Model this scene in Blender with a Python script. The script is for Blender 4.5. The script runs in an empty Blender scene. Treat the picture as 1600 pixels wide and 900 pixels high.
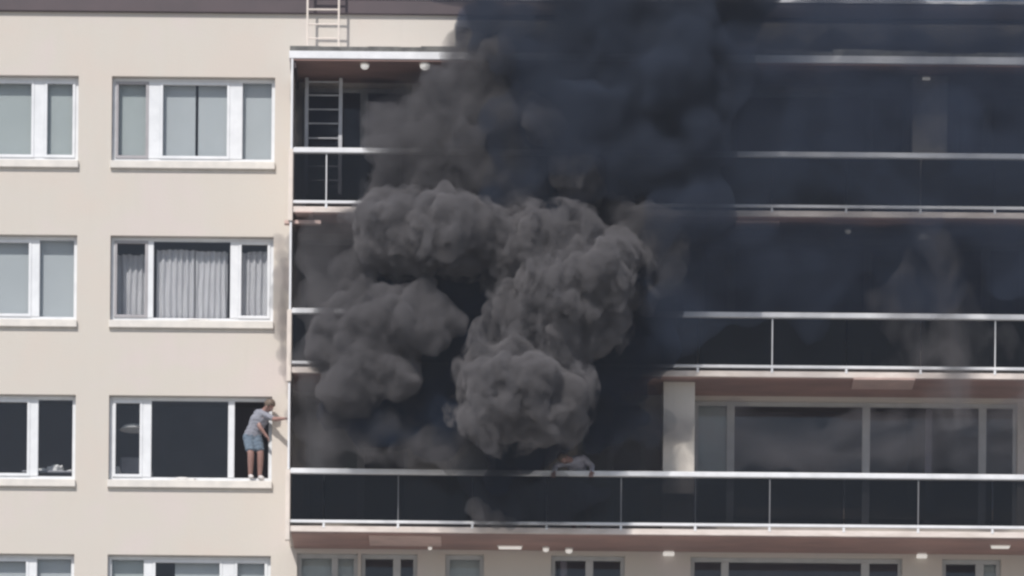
import bpy, bmesh, math, random
from mathutils import Vector, Matrix, noise

random.seed(11)
scene = bpy.context.scene
R = math.radians

# ------------------------------------------------------------------ camera
S = 86.0            # photo pixels per metre on the facade plane (Y = 0)
DIST = 90.0
CAM_Z = 1.7
MID_Z = 26.0        # facade height at the middle of the picture
ROLL = 0.0092
cam = bpy.data.cameras.new("camera")
camo = bpy.data.objects.new("camera", cam)
scene.collection.objects.link(camo)
scene.camera = camo
camo.matrix_world = Matrix.Translation((0, -DIST, CAM_Z)) @ (Matrix.Rotation(R(90), 4, 'X') @ Matrix.Rotation(ROLL, 4, 'Z'))
WID = 1600.0 / S
cam.sensor_width = 36.0
cam.lens = 36.0 * DIST / WID
cam.shift_x = (MID_Z - CAM_Z) * math.sin(ROLL) / WID
cam.shift_y = (MID_Z - CAM_Z) * math.cos(ROLL) / WID
cam.clip_start = 1.0
cam.clip_end = 3000.0

# ------------------------------------------------------------------ light
SUN_EL, SUN_AZ = R(49), R(-24)      # azimuth measured from straight out of the facade, towards the left
world = bpy.data.worlds.new("World")
scene.world = world
world.use_nodes = True
wn = world.node_tree
bg = wn.nodes["Background"]
sky = wn.nodes.new("ShaderNodeTexSky")
sky.sky_type = 'NISHITA'
sky.sun_disc = False
sky.sun_elevation = SUN_EL
sky.sun_rotation = math.pi - SUN_AZ * -1
sky.air_density = 1.0
sky.dust_density = 1.2
wn.links.new(sky.outputs[0], bg.inputs[0])
bg.inputs[1].default_value = 0.09
sd = Vector((math.sin(SUN_AZ) * math.cos(SUN_EL), -math.cos(SUN_AZ) * math.cos(SUN_EL), math.sin(SUN_EL)))
sun = bpy.data.lights.new("sun", 'SUN')
sun.energy = 3.9
sun.angle = R(0.53)
sun.color = (1.0, 0.95, 0.89)
suno = bpy.data.objects.new("sun", sun)
scene.collection.objects.link(suno)
suno.rotation_euler = sd.to_track_quat('Z', 'Y').to_euler()
suno.location = (0, -40, 60)
sky.sun_rotation = math.atan2(sd.x, sd.y)

scene.view_settings.view_transform = 'Standard'
scene.view_settings.look = 'None'
scene.view_settings.exposure = 0.08
scene.view_settings.gamma = 1.0
scene.cycles.use_denoising = True
scene.cycles.filter_width = 2.6
scene.cycles.max_bounces = 8
scene.cycles.diffuse_bounces = 3
scene.cycles.transparent_max_bounces = 32
scene.cycles.volume_bounces = 1
scene.cycles.volume_step_rate = 1.0
scene.cycles.volume_max_steps = 128

# ------------------------------------------------------------------ measuring helpers
def W(px, py, Y=0.0):
    """a point read off the photograph, turned into metres at depth Y"""
    dx, dy = px - 800.0, py - 450.0
    u, v = dx + ROLL * dy, dy - ROLL * dx
    k = (DIST + Y) / DIST / S
    return Vector((u * k, Y, CAM_Z + ((MID_Z - CAM_Z) * S - v) * k))
def FX(px, py=450, Y=0.0): return W(px, py, Y).x
def FZ(py, px=800, Y=0.0): return W(px, py, Y).z

# ------------------------------------------------------------------ object helpers
def link(o, parent=None):
    scene.collection.objects.link(o)
    if parent is not None: o.parent = parent
    return o
def tag(o, label=None, cat=None, group=None, kind=None):
    if label: o["label"] = label
    if cat: o["category"] = cat
    if group: o["group"] = group
    if kind: o["kind"] = kind
    return o
def empty(name, loc=(0, 0, 0), **k):
    o = bpy.data.objects.new(name, None); link(o); o.location = loc
    o.empty_display_size = 0.2
    return tag(o, **k)
class MB:
    def __init__(s): s.bm = bmesh.new()
    def box(s, x0, x1, y0, y1, z0, z1):
        if x1 < x0: x0, x1 = x1, x0
        if y1 < y0: y0, y1 = y1, y0
        if z1 < z0: z0, z1 = z1, z0
        v = [s.bm.verts.new(c) for c in ((x0,y0,z0),(x1,y0,z0),(x1,y1,z0),(x0,y1,z0),(x0,y0,z1),(x1,y0,z1),(x1,y1,z1),(x0,y1,z1))]
        for f in ((0,3,2,1),(4,5,6,7),(0,1,5,4),(1,2,6,5),(2,3,7,6),(3,0,4,7)): s.bm.faces.new([v[i] for i in f])
        return s
    def tube(s, a, b, r, r2=None, n=10):
        a, b = Vector(a), Vector(b); r2 = r if r2 is None else r2
        d = (b - a).normalized(); q = d.to_track_quat('Z', 'Y')
        A = [s.bm.verts.new(a + q @ Vector((math.cos(t)*r, math.sin(t)*r, 0))) for t in [2*math.pi*i/n for i in range(n)]]
        B = [s.bm.verts.new(b + q @ Vector((math.cos(t)*r2, math.sin(t)*r2, 0))) for t in [2*math.pi*i/n for i in range(n)]]
        for i in range(n): s.bm.faces.new((A[i], A[(i+1)%n], B[(i+1)%n], B[i]))
        s.bm.faces.new(A[::-1]); s.bm.faces.new(B)
        return s
    def ball(s, c, r, sc=(1,1,1), sub=2, rot=None):
        m = Matrix.Translation(c) @ (rot or Matrix()) @ Matrix.Diagonal((sc[0], sc[1], sc[2], 1))
        bmesh.ops.create_icosphere(s.bm, subdivisions=sub, radius=r, matrix=m)
        return s
    def build(s, name, mat, parent=None, bevel=0, smooth=False):
        if bevel:
            bmesh.ops.bevel(s.bm, geom=s.bm.edges[:], offset=bevel, segments=1, affect='EDGES', clamp_overlap=True)
        me = bpy.data.meshes.new(name); s.bm.to_mesh(me); s.bm.free()
        if smooth: me.shade_smooth()
        if mat: me.materials.append(mat)
        o = bpy.data.objects.new(name, me)
        return link(o, parent)

# ------------------------------------------------------------------ materials
def newmat(name):
    m = bpy.data.materials.new(name); m.use_nodes = True
    nt = m.node_tree; return m, nt, nt.nodes["Principled BSDF"]
def noise_node(nt, scale, detail=4, rough=.55, vec=None, dist=0.0):
    n = nt.nodes.new("ShaderNodeTexNoise"); n.inputs["Scale"].default_value = scale
    n.inputs["Detail"].default_value = detail; n.inputs["Roughness"].default_value = rough
    n.inputs["Distortion"].default_value = dist
    if vec is not None: nt.links.new(vec, n.inputs["Vector"])
    return n
def surf(name, col, col2=None, scale=3.0, rough=.7, bump=0.0, bscale=60, metal=0, stretch=(1,1,1), lo=.35, hi=.65):
    m, nt, p = newmat(name)
    tc = nt.nodes.new("ShaderNodeTexCoord"); mp = nt.nodes.new("ShaderNodeMapping")
    mp.inputs["Scale"].default_value = stretch
    nt.links.new(tc.outputs["Object"], mp.inputs["Vector"])
    p.inputs["Roughness"].default_value = rough; p.inputs["Metallic"].default_value = metal
    if col2 is None: col2 = tuple(c*.86 for c in col)
    n = noise_node(nt, scale, 5, .6, mp.outputs[0])
    cr = nt.nodes.new("ShaderNodeValToRGB")
    cr.color_ramp.elements[0].position = lo; cr.color_ramp.elements[1].position = hi
    cr.color_ramp.elements[0].color = (*col2, 1); cr.color_ramp.elements[1].color = (*col, 1)
    nt.links.new(n.outputs[0], cr.inputs[0]); nt.links.new(cr.outputs[0], p.inputs["Base Color"])
    if bump:
        b = nt.nodes.new("ShaderNodeBump"); b.inputs["Strength"].default_value = bump; b.inputs["Distance"].default_value = .01
        n2 = noise_node(nt, bscale, 4, .6, tc.outputs["Object"])
        nt.links.new(n2.outputs[0], b.inputs["Height"]); nt.links.new(b.outputs[0], p.inputs["Normal"])
    return m

def stucco(name):
    m, nt, p = newmat(name)
    tc = nt.nodes.new("ShaderNodeTexCoord")
    n1 = noise_node(nt, .55, 5, .6, tc.outputs["Object"], .3)
    cr = nt.nodes.new("ShaderNodeValToRGB"); e = cr.color_ramp.elements
    e[0].position = .36; e[0].color = (.575, .522, .474, 1); e[1].position = .64; e[1].color = (.58, .524, .50, 1)
    x = e.new(.5); x.color = (.565, .53, .484, 1)
    nt.links.new(n1.outputs[0], cr.inputs[0])
    # faint vertical rain streaks and grime
    mp = nt.nodes.new("ShaderNodeMapping"); mp.inputs["Scale"].default_value = (5, 1, .35)
    nt.links.new(tc.outputs["Object"], mp.inputs[0])
    n2 = noise_node(nt, 1.6, 6, .65, mp.outputs[0])
    r2 = nt.nodes.new("ShaderNodeMapRange"); r2.inputs[1].default_value = .5; r2.inputs[2].default_value = .78
    r2.inputs[3].default_value = 0; r2.inputs[4].default_value = .16
    nt.links.new(n2.outputs[0], r2.inputs[0])
    mx = nt.nodes.new("ShaderNodeMix"); mx.data_type = 'RGBA'; mx.inputs[7].default_value = (.45, .42, .38, 1)
    nt.links.new(r2.outputs[0], mx.inputs[0]); nt.links.new(cr.outputs[0], mx.inputs[6])
    nt.links.new(mx.outputs[2], p.inputs["Base Color"])
    p.inputs["Roughness"].default_value = .85
    b = nt.nodes.new("ShaderNodeBump"); b.inputs["Strength"].default_value = .35; b.inputs["Distance"].default_value = .012
    n3 = noise_node(nt, 28, 5, .65, tc.outputs["Object"])
    nt.links.new(n3.outputs[0], b.inputs["Height"]); nt.links.new(b.outputs[0], p.inputs["Normal"])
    return m

def glass(name, tint, ior=1.5, rough=.02):
    m = bpy.data.materials.new(name); m.use_nodes = True; nt = m.node_tree
    for n in list(nt.nodes): nt.nodes.remove(n)
    out = nt.nodes.new("ShaderNodeOutputMaterial"); mix = nt.nodes.new("ShaderNodeMixShader")
    tr = nt.nodes.new("ShaderNodeBsdfTransparent"); tr.inputs[0].default_value = (*tint, 1)
    gl = nt.nodes.new("ShaderNodeBsdfGlossy"); gl.inputs["Roughness"].default_value = rough
    fr = nt.nodes.new("ShaderNodeFresnel")
    ge = nt.nodes.new("ShaderNodeNewGeometry"); im = nt.nodes.new("ShaderNodeMapRange")   # same index on both faces of the sheet
    im.inputs[3].default_value = ior; im.inputs[4].default_value = 1 / ior
    nt.links.new(ge.outputs["Backfacing"], im.inputs[0]); nt.links.new(im.outputs[0], fr.inputs[0])
    tc = nt.nodes.new("ShaderNodeTexCoord"); nn = noise_node(nt, .8, 2, .5, tc.outputs["Object"])
    b = nt.nodes.new("ShaderNodeBump"); b.inputs["Strength"].default_value = .05; b.inputs["Distance"].default_value = .05
    nt.links.new(nn.outputs[0], b.inputs["Height"]); nt.links.new(b.outputs[0], gl.inputs["Normal"])
    nt.links.new(fr.outputs[0], mix.inputs[0]); nt.links.new(tr.outputs[0], mix.inputs[1]); nt.links.new(gl.outputs[0], mix.inputs[2])
    nt.links.new(mix.outputs[0], out.inputs[0])
    return m

M = {
 'stucco': stucco("cream_stucco"),
 'white': surf("white_painted_frame", (.74, .76, .79), (.66, .68, .71), 4, .35),
 'dimframe': surf("smoke_dimmed_frame", (.46, .47, .48), (.38, .39, .40), 3, .5),  # balcony frames: greying by smoke put into the colour
 'greyframe': surf("grey_sash", (.36, .35, .37), None, 4, .45),
 'sill': surf("sill_stone", (.70, .67, .63), (.60, .58, .55), 5, .6, .1),
 'glass': glass("window_glass", (.96, .97, .975), 1.38),
 'darkglass': glass("tinted_glass", (.25, .25, .262), 1.3),
 'fascia': surf("roof_fascia", (.078, .056, .064), (.062, .047, .054), 1.2, .6, .1, 30, stretch=(1,1,1)),
 'flash': surf("metal_flashing", (.62, .63, .66), (.48, .49, .52), 3, .4),
 'bitumen': surf("bitumen", (.16, .16, .155), (.085, .085, .085), 6, .85, .4, 40),
 'brown': surf("brown_soffit", (.38, .235, .205), (.27, .18, .165), 1.4, .7, .1, 25, stretch=(.6, 1.5, 1)),
 'patch': surf("bare_board", (.60, .44, .40), (.48, .36, .33), 3, .75, .1),
 'edge': surf("slab_edge", (.74, .67, .63), (.60, .53, .49), 2.2, .7, .15, 40, stretch=(1, 1, 4)),
 'rail': surf("white_rail", (.80, .81, .84), (.68, .69, .72), 3.0, .35),
 'blind': surf("roller_blind", (.37, .405, .405), (.34, .375, .375), 1.2, .8, .05),
 'blindw': surf("pale_roller_blind", (.42, .445, .46), (.39, .415, .43), 1.2, .8, .05),
 'curtain': surf("curtain_cloth", (.86, .85, .87), (.78, .77, .80), 7, .85, stretch=(2, 1, .3)),
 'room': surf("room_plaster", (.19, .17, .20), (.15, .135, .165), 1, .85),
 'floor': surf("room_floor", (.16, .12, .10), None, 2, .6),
 'alu': surf("ladder_aluminium", (.52, .53, .56), (.43, .44, .47), 5, .4),
 'post': surf("smoke_dimmed_post", (.20, .20, .215), None, 5, .45),  # darker copy for the faint posts, smoke dimming put into the colour
 'shirt2': surf("pale_shirt_cloth", (.42, .42, .50), (.35, .35, .42), 14, .85, .3, 45),
 'cream': surf("cream_paint", (.74, .66, .60), (.64, .58, .53), 5, .5),
 'lamp': surf("lamp_housing", (.82, .79, .76), None, 9, .4),
 'glow': surf("lamp_diffuser", (.82, .80, .77), None, 9, .4),
 'skin': surf("skin", (.33, .20, .175), (.28, .16, .14), 12, .5),
 'hair': surf("hair", (.13, .095, .07), (.08, .055, .04), 30, .6, .4, 90, stretch=(1,1,.3)),
 'shirt': surf("shirt_cloth", (.235, .245, .29), (.205, .215, .26), 5, .85, .2, 45),
 'denim': surf("faded_denim", (.15, .20, .26), (.10, .14, .19), 16, .85, .3, 60),
 'shoe': surf("shoe", (.62, .60, .60), None, 12, .6),
 'cloth': surf("white_cloth", (.68, .67, .66), (.58, .57, .57), 8, .85),
 'chair': surf("grey_upholstery", (.30, .29, .32), None, 8, .85),
 'asphalt': surf("asphalt", (.055, .055, .058), (.042, .042, .045), 1.5, .9, .3, 30),
 'paving': surf("pavement", (.42, .39, .35), (.34, .32, .29), 2, .85, .2, 20),
 'dark': surf("dark_metal", (.04, .04, .045), None, 8, .5),
}

pz_ = M['glow'].node_tree.nodes['Principled BSDF']; pz_.inputs['Emission Color'].default_value = (1, .96, .9, 1); pz_.inputs['Emission Strength'].default_value = .38   # weak glow added, taking the lamps to be switched on

# ------------------------------------------------------------------ ground (far below the picture), paving kept pale to bounce light onto the soffits
g = MB(); g.box(-900, 900, -900, 900, -.3, 0).build("ground", M['paving']); tag(bpy.data.objects["ground"], kind="structure")
MB().box(-900, 900, -17, -8, 0.0041, .0042).build("road", M['asphalt']); tag(bpy.data.objects["road"], kind="structure")
MB().box(-60, 60, -8, 30, 0.0045, .13).build("pavement", M['paving'], bevel=.01); tag(bpy.data.objects["pavement"], kind="structure")

# ------------------------------------------------------------------ the building
B = empty("apartment_building", (0, 0, .13), label="cream apartment block with white windows at left and long balconies at right", cat="building")
for_world = Matrix.Translation((0, 0, -.13))
_link = link
def link(o, parent=None):
    scene.collection.objects.link(o)
    if parent is not None:
        o.parent = parent
        # children are modelled in world metres
        if parent is B: o.matrix_parent_inverse = for_world
    return o

XL, XR = FX(-330), FX(1800)
WIN_TOPS = [124.5, 373.5, 623.0, 872.0]       # unrolled photo rows of the left windows' heads
def ZU(v): return MID_Z - (v - 450) / S       # unrolled row -> height on the facade plane
def XU(u): return (u - 800) / S
ROWS = [ZU(t) for t in WIN_TOPS]
WH = 150 / S                                  # opening height incl. sill
holes = []
# left windows: (x0, x1) on the facade
colA = (XU(-136), XU(120)); colB = (XU(172), XU(427))
for z in ROWS + [ROWS[3] - 2.9]:
    for c in (colA, colB): holes.append((c[0], c[1], z - WH, z))
# balcony openings per storey (x0,x1 in photo px; head and foot measured down from the slab above)
BAL = {
 0: [(470, 640), (700, 860), (905, 1010), (1095, 1415), (1490, 1600), (1640, 1760)],
 1: [(470, 640), (700, 860), (905, 1010), (1095, 1415), (1490, 1600), (1640, 1760)],
 2: [(480, 640), (700, 860), (905, 1010), (1087, 1592), (1650, 1760)],
 3: [(468, 563), (568, 656), (700, 760), (865, 980), (1083, 1414), (1476, 1568), (1640, 1760)],
}
SLAB_BOT = [ZU(96), ZU(347 - 3), ZU(596 - 3), ZU(848 - 3)]
# recompute the slab undersides from the front edges (Y = -1.3)
YF = -1.3
SB = [FZ(v, 800, YF) for v in (94, 334.5, 585.5, 833.5)]      # underside of canopy and of three balcony slabs
BHOLE = {}
for r in range(4):
    BHOLE[r] = []
    ztop = SB[r] - .10
    for (a, b) in BAL[r]:
        h = (XU(a), XU(b), ztop - 2.3, ztop)
        holes.append(h); BHOLE[r].append(h)

ROOF_Z = ZU(25.5)
def wall_with_holes(name, x0, x1, z0, z1, holes, th, mat, parent):
    xs = sorted(set([x0, x1] + [v for h in holes for v in h[:2]]))
    zs = sorted(set([z0, z1] + [v for h in holes for v in h[2:]]))
    bm = bmesh.new(); cache = {}
    def V(x, y, z):
        k = (round(x, 5), round(y, 5), round(z, 5))
        if k not in cache: cache[k] = bm.verts.new((x, y, z))
        return cache[k]
    nx, nz = len(xs) - 1, len(zs) - 1
    solid = [[not any(h[0] < (xs[i]+xs[i+1])/2 < h[1] and h[2] < (zs[j]+zs[j+1])/2 < h[3] for h in holes) for j in range(nz)] for i in range(nx)]
    S_ = lambda i, j: 0 <= i < nx and 0 <= j < nz and solid[i][j]
    for i in range(nx):
        for j in range(nz):
            if not solid[i][j]: continue
            a, b, c, d = xs[i], xs[i+1], zs[j], zs[j+1]
            bm.faces.new((V(a,0,c), V(b,0,c), V(b,0,d), V(a,0,d)))
            bm.faces.new((V(a,th,c), V(a,th,d), V(b,th,d), V(b,th,c)))
            if not S_(i-1, j): bm.faces.new((V(a,0,c), V(a,0,d), V(a,th,d), V(a,th,c)))
            if not S_(i+1, j): bm.faces.new((V(b,0,c), V(b,th,c), V(b,th,d), V(b,0,d)))
            if not S_(i, j-1): bm.faces.new((V(a,0,c), V(a,th,c), V(b,th,c), V(b,0,c)))
            if not S_(i, j+1): bm.faces.new((V(a,0,d), V(b,0,d), V(b,th,d), V(a,th,d)))
    me = bpy.data.meshes.new(name); bm.to_mesh(me); bm.free(); me.materials.append(mat)
    return link(bpy.data.objects.new(name, me), parent)
wall_with_holes("facade_wall", XL, XR, .13, ROOF_Z + .3, holes, .28, M['stucco'], B)

# rooms behind the windows
rm = MB()
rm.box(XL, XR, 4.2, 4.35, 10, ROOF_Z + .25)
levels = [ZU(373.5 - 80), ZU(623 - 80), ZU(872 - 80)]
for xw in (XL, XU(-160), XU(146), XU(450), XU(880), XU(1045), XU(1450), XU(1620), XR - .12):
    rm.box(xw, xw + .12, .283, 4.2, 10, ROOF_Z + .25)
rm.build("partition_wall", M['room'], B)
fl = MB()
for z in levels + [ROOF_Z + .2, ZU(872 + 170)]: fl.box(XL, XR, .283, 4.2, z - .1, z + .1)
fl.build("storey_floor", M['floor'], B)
MB().box(XL, XR, 4.36, 12, .13, ROOF_Z + .3).build("rear_block", M['stucco'], B)

# roof edge
rf = MB(); rf.box(XL - .3, XR + .3, -.07, 12.2, ZU(25.5) , ZU(3)).build("roof_fascia", M['fascia'], B, bevel=.01)
rf = MB(); rf.box(XL - .32, XR + .32, -.09, 12.2, ZU(2.6), ZU(-3)).build("roof_flashing", M['flash'], B)

# ------------------------------------------------------------------ windows
def window(x0, x1, z0, z1, splits, fw=.065, contents=(), sill=True, y=.12, grey=(), mat='white', sash=(), open_panes=()):
    """splits: list of (a,b) mullion spans in metres; returns the frame part"""
    f = MB()
    e = .004
    sill_h = .20 if sill else 0
    zb = z0 + sill_h
    f.box(x0 + e, x1 - e, y, y + .07, z1 - fw, z1 - e)
    f.box(x0 + e, x1 - e, y, y + .07, zb, zb + fw + .02)
    f.box(x0 + e, x0 + fw, y, y + .07, zb + fw + .02, z1 - fw)
    f.box(x1 - fw, x1 - e, y, y + .07, zb + fw + .02, z1 - fw)
    fo = f.build("window", M[mat], B)
    edges = [x0 + fw]
    for (a, b) in splits:
        MB().box(a, b, y - .012, y + .068, zb + fw + .02, z1 - fw).build("mullion", M[mat], fo, bevel=.006)
        edges += [a, b]
    edges.append(x1 - fw)
    panes = [(edges[i], edges[i+1]) for i in range(0, len(edges), 2)]
    for i, (a, b) in enumerate(panes):
        if i in open_panes: continue
        t = .03
        zz0, zz1 = zb + fw + .02, z1 - fw
        if i in sash:
            m = M['greyframe'] if i in grey else M[mat]
            s = MB(); w = .05
            yy = y - .02
            s.box(a, b, yy, yy + .055, zz1 - w, zz1 - .001); s.box(a, b, yy, yy + .055, zz0 + .001, zz0 + w)
            s.box(a + .001, a + w, yy + .001, yy + .054, zz0 + w, zz1 - w); s.box(b - w, b - .001, yy + .001, yy + .054, zz0 + w, zz1 - w)
            s.build("sash", m, fo)
        MB().box(a, b, y + .028, y + .034, zz0, zz1).build("pane", M['glass'], fo)
    if sill:
        MB().box(x0 - .015, x1 + .01, -.065, y + .075, z0 + .06, z0 + sill_h - .004).build("sill", M['sill'], fo, bevel=.008)
        MB().box(x0 + .003, x1 - .003, .012, y + .07, z0 + .0, z0 + .058).build("sill_apron", M['sill'], fo)
    return fo, panes, zb + fw + .02, z1 - fw

def blind(fo, a, b, z0, z1, mat='blind', y=.24, drop=0.0):
    m = MB(); n = 1
    m.box(a - .02, b + .02, y, y + .01, z0 + drop, z1 + .02)
    o = m.build("roller_blind", M[mat], fo)
    return o

def sp(pairs): return [(XU(a), XU(b)) for a, b in pairs]
W_ = {}
for r, z in enumerate(ROWS):
    z0 = z - WH
    # column B
    if r == 0:
        fo, pn, a, b = window(*colB, z0, z, sp([(229, 247), (356, 376)]), sash=(0, 1), grey=(0,))
        blind(fo, pn[0][0], pn[0][1], a, b, 'blind'); blind(fo, XU(249), XU(300), a, b, 'blindw'); blind(fo, XU(308), XU(354), a, b, 'blindw')
        blind(fo, pn[2][0], pn[2][1], a, b, 'blindw')
    elif r == 1:
        fo, pn, a, b = window(*colB, z0, z, sp([(230, 239), (359, 372)]), sash=(0, 2), grey=(0,))
    elif r == 2:
        fo, pn, a, b = window(*colB, z0, z, sp([(224, 238), (358, 368)]), sash=(0,), open_panes=(2,))
    else:
        fo, pn, a, b = window(*colB, z0, z, sp([(228, 242), (351, 370)]), sash=(1, 2))
        blind(fo, pn[0][0], pn[0][1], a, b, 'blind'); blind(fo, XU(278), pn[1][1], a, b, 'blindw'); blind(fo, pn[2][0], pn[2][1], a, b, 'blindw')
    W_[('B', r)] = (fo, pn, a, b)
    # column A
    msp = [(-78, -64), (50, 66)] if r == 0 else [(-78, -64), (48, 61)]
    fo, pn, a, b = window(*colA, z0, z, sp(msp), sash=((1, 2) if r == 0 else (1,)))
    if r != 2:
        for p in pn: blind(fo, p[0], p[1], a, b, 'blindw' if r else 'blind')
    W_[('A', r)] = (fo, pn, a, b)

# balcony doors and windows
SPL = {
 0: [[(560, 572)], [(765, 777)], [(950, 962)], [(1137, 1149), (1350, 1362)], [(1534, 1548)], []],
 1: [[(560, 572)], [(765, 777)], [(950, 962)], [(1137, 1149), (1350, 1362)], [(1534, 1548)], []],
 2: [[(560, 572)], [(765, 777)], [(950, 962)], [(1138, 1150), (1350, 1362), (1532, 1544)], []],
 3: [[(522, 532)], [(618, 630)], [], [(919, 931)], [(1131, 1143), (1350, 1363)], [(1529, 1542)], []],
}
for r in range(4):
    for h, s in zip(BHOLE[r], SPL[r]):
        fo, pn, a, b = window(h[0], h[1], h[2], h[3], sp(s), fw=.075, sill=False, y=.10, mat='dimframe')
        if r == 3:
            for p in pn:
                c = (p[0] + p[1]) / 2 * S + 800
                if 460 < c < 520 or 530 < c < 563 or 700 < c < 760 or c > 1545: blind(fo, p[0], p[1], b - 1.2, b, 'blind')
        if r == 2:
            blind(fo, pn[0][0], pn[0][1], b - 1.4, b, 'blind')

# ------------------------------------------------------------------ balconies
XB0 = FX(452.5, 600, YF)      # left end of the balconies
XB1 = XR
RAILV = [238.0, 489.0, 739.0]
def balcony(i, lab):
    zs = SB[i + 1]            # underside of the slab edge
    ztop = zs + .105
    slab = MB().box(XB0 + .03, XB1, YF, -.003, zs, ztop).build("balcony_slab", M['edge'], B, bevel=.006)
    tag(slab, lab)
    MB().box(XB0 + .05, XB1 - .01, YF + .03, -.006, zs - .022, zs - .001).build("soffit", M['brown'], slab)
    zr = FZ(RAILV[i], 800, YF)
    MB().box(XB0 + .03, XB1, YF - .05, YF + .035, zr - .052, zr + .045).build("handrail", M['rail'], slab, bevel=.012)
    zb = ztop + .055
    MB().box(XB0 + .03, XB1, YF - .012, YF + .03, zb, zb + .052).build("bottom_rail", M['rail'], slab, bevel=.006)
    u = 510
    k = 0
    xs = []
    while u < 1790:
        x = FX(u, 270, YF) if i == 0 else FX(u, 540, YF) if i == 1 else FX(u - 4, 790, YF)
        xs.append(x); u += 116.1
    for k, x in enumerate(xs):
        MB().box(x - .02, x + .02, YF - .006, YF + .026, ztop - .03, zb - .001).build("bracket", M['rail'], slab)
        if k in ((0,), (0, 6, 9), (1, 4, 6, 8, 10))[i]:
            MB().box(x - .009, x + .009, YF - .009, YF + .02, zb + .053, zr - .053).build("post", M['rail'] if (i, k) in ((0, 0), (1, 6), (1, 9)) else M['post'], slab)
    bounds = [XB0 + .04] + [x for x in xs] + [XB1]
    for a, b in zip(bounds[:-1], bounds[1:]):
        MB().box(a + .006, b - .006, YF + .024, YF + .032, zb + .053, zr - .053).build("glass_panel", M['darkglass'], slab)
    # screen wall closing the left end, thicker below the handrail
    MB().box(XB0 - .055, XB0 + .028, YF - .03, YF + .06, zs - .16, zr + .02).build("end_pier", M['cream'], slab, bevel=.008)
    MB().box(XB0 - .02, XB0 + .02, YF + .061, -.003, zs + .002, zr).build("end_parapet", M['cream'], slab)
    MB().box(XB0 - .025, XB0 + .012, YF + .0, YF + .05, zr + .03, SB[i] - .01).build("corner_post", M['rail'], slab)
    MB().box(XB0 - .015, XB0 + .010, YF + .051, -.003, zr + .001, SB[i] - .01).build("side_screen", M['cream'], slab)
    return slab, zs, ztop
bal = [balcony(0, "upper balcony slab just under the canopy, mostly behind smoke"),
       balcony(1, "middle balcony slab, its left part hidden by smoke"),
       balcony(2, "lowest balcony slab, clear of smoke at both ends")]
# canopy
can = MB().box(XB0 - .06, XB1, YF, -.003, SB[0], SB[0] + .135).build("canopy", M['rail'], B, bevel=.006)
MB().box(XB0 - .04, XB1 - .01, YF + .02, -.006, SB[0] - .03, SB[0] - .001).build("soffit", M['brown'], can)
MB().box(XB0 - .045, XB0 + .06, YF + .05, -.01, SB[0] - .16, SB[0] - .031).build("end_beam", M['fascia'], can)
up = MB()
x = XB0 - .05
while x < XB1:
    w = random.uniform(.25, .9); x2 = min(XB1, x + w)
    up.box(x, x2 - .002, YF + .02, YF + .1, SB[0] + .136, SB[0] + .136 + random.uniform(.055, .12)); x = x2
up.build("upstand", M['bitumen'], can)
# bare boards let into the brown soffits
def on_soffit(px, py, i):
    """point on the soffit of slab i seen at px,py"""
    z = SB[i] - .023
    # solve depth: v = 450 - ... ; z-CAM_Z = ((MID_Z-CAM_Z)*S - v)*(DIST+Y)/DIST/S
    dx, dy = px - 800., py - 450.
    v = dy - ROLL * dx
    Y = (z - CAM_Z) * DIST * S / ((MID_Z - CAM_Z) * S - v) - DIST
    return W(px, py, Y)
for (a, b, t, u, i) in ((576, 690, 836, 852, 3), (1334, 1425, 591, 607, 2), (1150, 1216, 345, 357, 1), (462, 490, 330, 345, 1)):
    p, q = on_soffit(a, t, i), on_soffit(b, u, i)
    MB().box(p.x, q.x, min(p.y, q.y), max(p.y, q.y), SB[i] - .045, SB[i] - .0225).build("soffit_board", M['patch'], bal[i-1][0], bevel=.004)
p = on_soffit(444, 352, 1)
MB().box(FX(444, 350, YF), FX(501, 350, YF), YF + .08, YF + .22, SB[1] - .18, SB[1] - .12).build("beam_end", M['patch'], bal[0][0])

# ------------------------------------------------------------------ lamps under the slabs
def ceiling_lamp(px, py, i, kind, label, s=1.0):
    p = on_soffit(px, py, i)
    y = max(YF + .1, min(-.08, p.y))
    o = empty("ceiling_lamp", (p.x, y, SB[i] - (.03 if i == 0 else .023)), label=label, cat="lamp", group="small lamps under the balcony slabs")
    if kind == 'round':
        m = MB().tube((0,0,0), (0,0,-.03), .085*s, n=20).build("base", M['lamp'], o)
        d = MB().ball((0,0,-.045), .078*s, (1,1,.75), 2).build("diffuser", M['glow'], o, smooth=True)
    elif kind == 'box':
        MB().box(-.095*s, .095*s, -.05, .05, -.085, -.02).build("diffuser", M['glow'], o, bevel=.012)
        MB().box(-.08*s, .08*s, -.04, .04, -.02, 0).build("base", M['lamp'], o)
    else:
        MB().box(-.21*s, .21*s, -.05, .05, -.055, -.012).build("diffuser", M['glow'], o, bevel=.015)
        MB().box(-.23*s, .23*s, -.03, .03, -.012, 0).build("base", M['lamp'], o)
ceiling_lamp(570, 99, 0, 'round', "round white lamp under the canopy, nearest to the ladder", 1.0)
ceiling_lamp(664, 99, 0, 'round', "white lamp under the canopy at the edge of the smoke", 1.2)
ceiling_lamp(1447, 119, 0, 'box', "small lamp under the canopy behind dark smoke at upper right", .8)
ceiling_lamp(1325, 358, 1, 'round', "faint round lamp under the upper balcony behind the smoke", .7)
ceiling_lamp(1443, 366, 1, 'box', "faint box lamp under the upper balcony behind the smoke", .8)
ceiling_lamp(1044, 616, 2, 'box', "box lamp under the middle balcony above the pale wall pier", 1.0)
ceiling_lamp(797, 853, 3, 'long', "long white tube lamp under the lowest balcony", 1.0)
ceiling_lamp(853, 855, 3, 'round', "round lamp just right of the tube lamp under the lowest balcony", .75)
ceiling_lamp(889, 857, 3, 'round', "second round lamp right of the tube lamp under the lowest balcony", .85)
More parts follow.
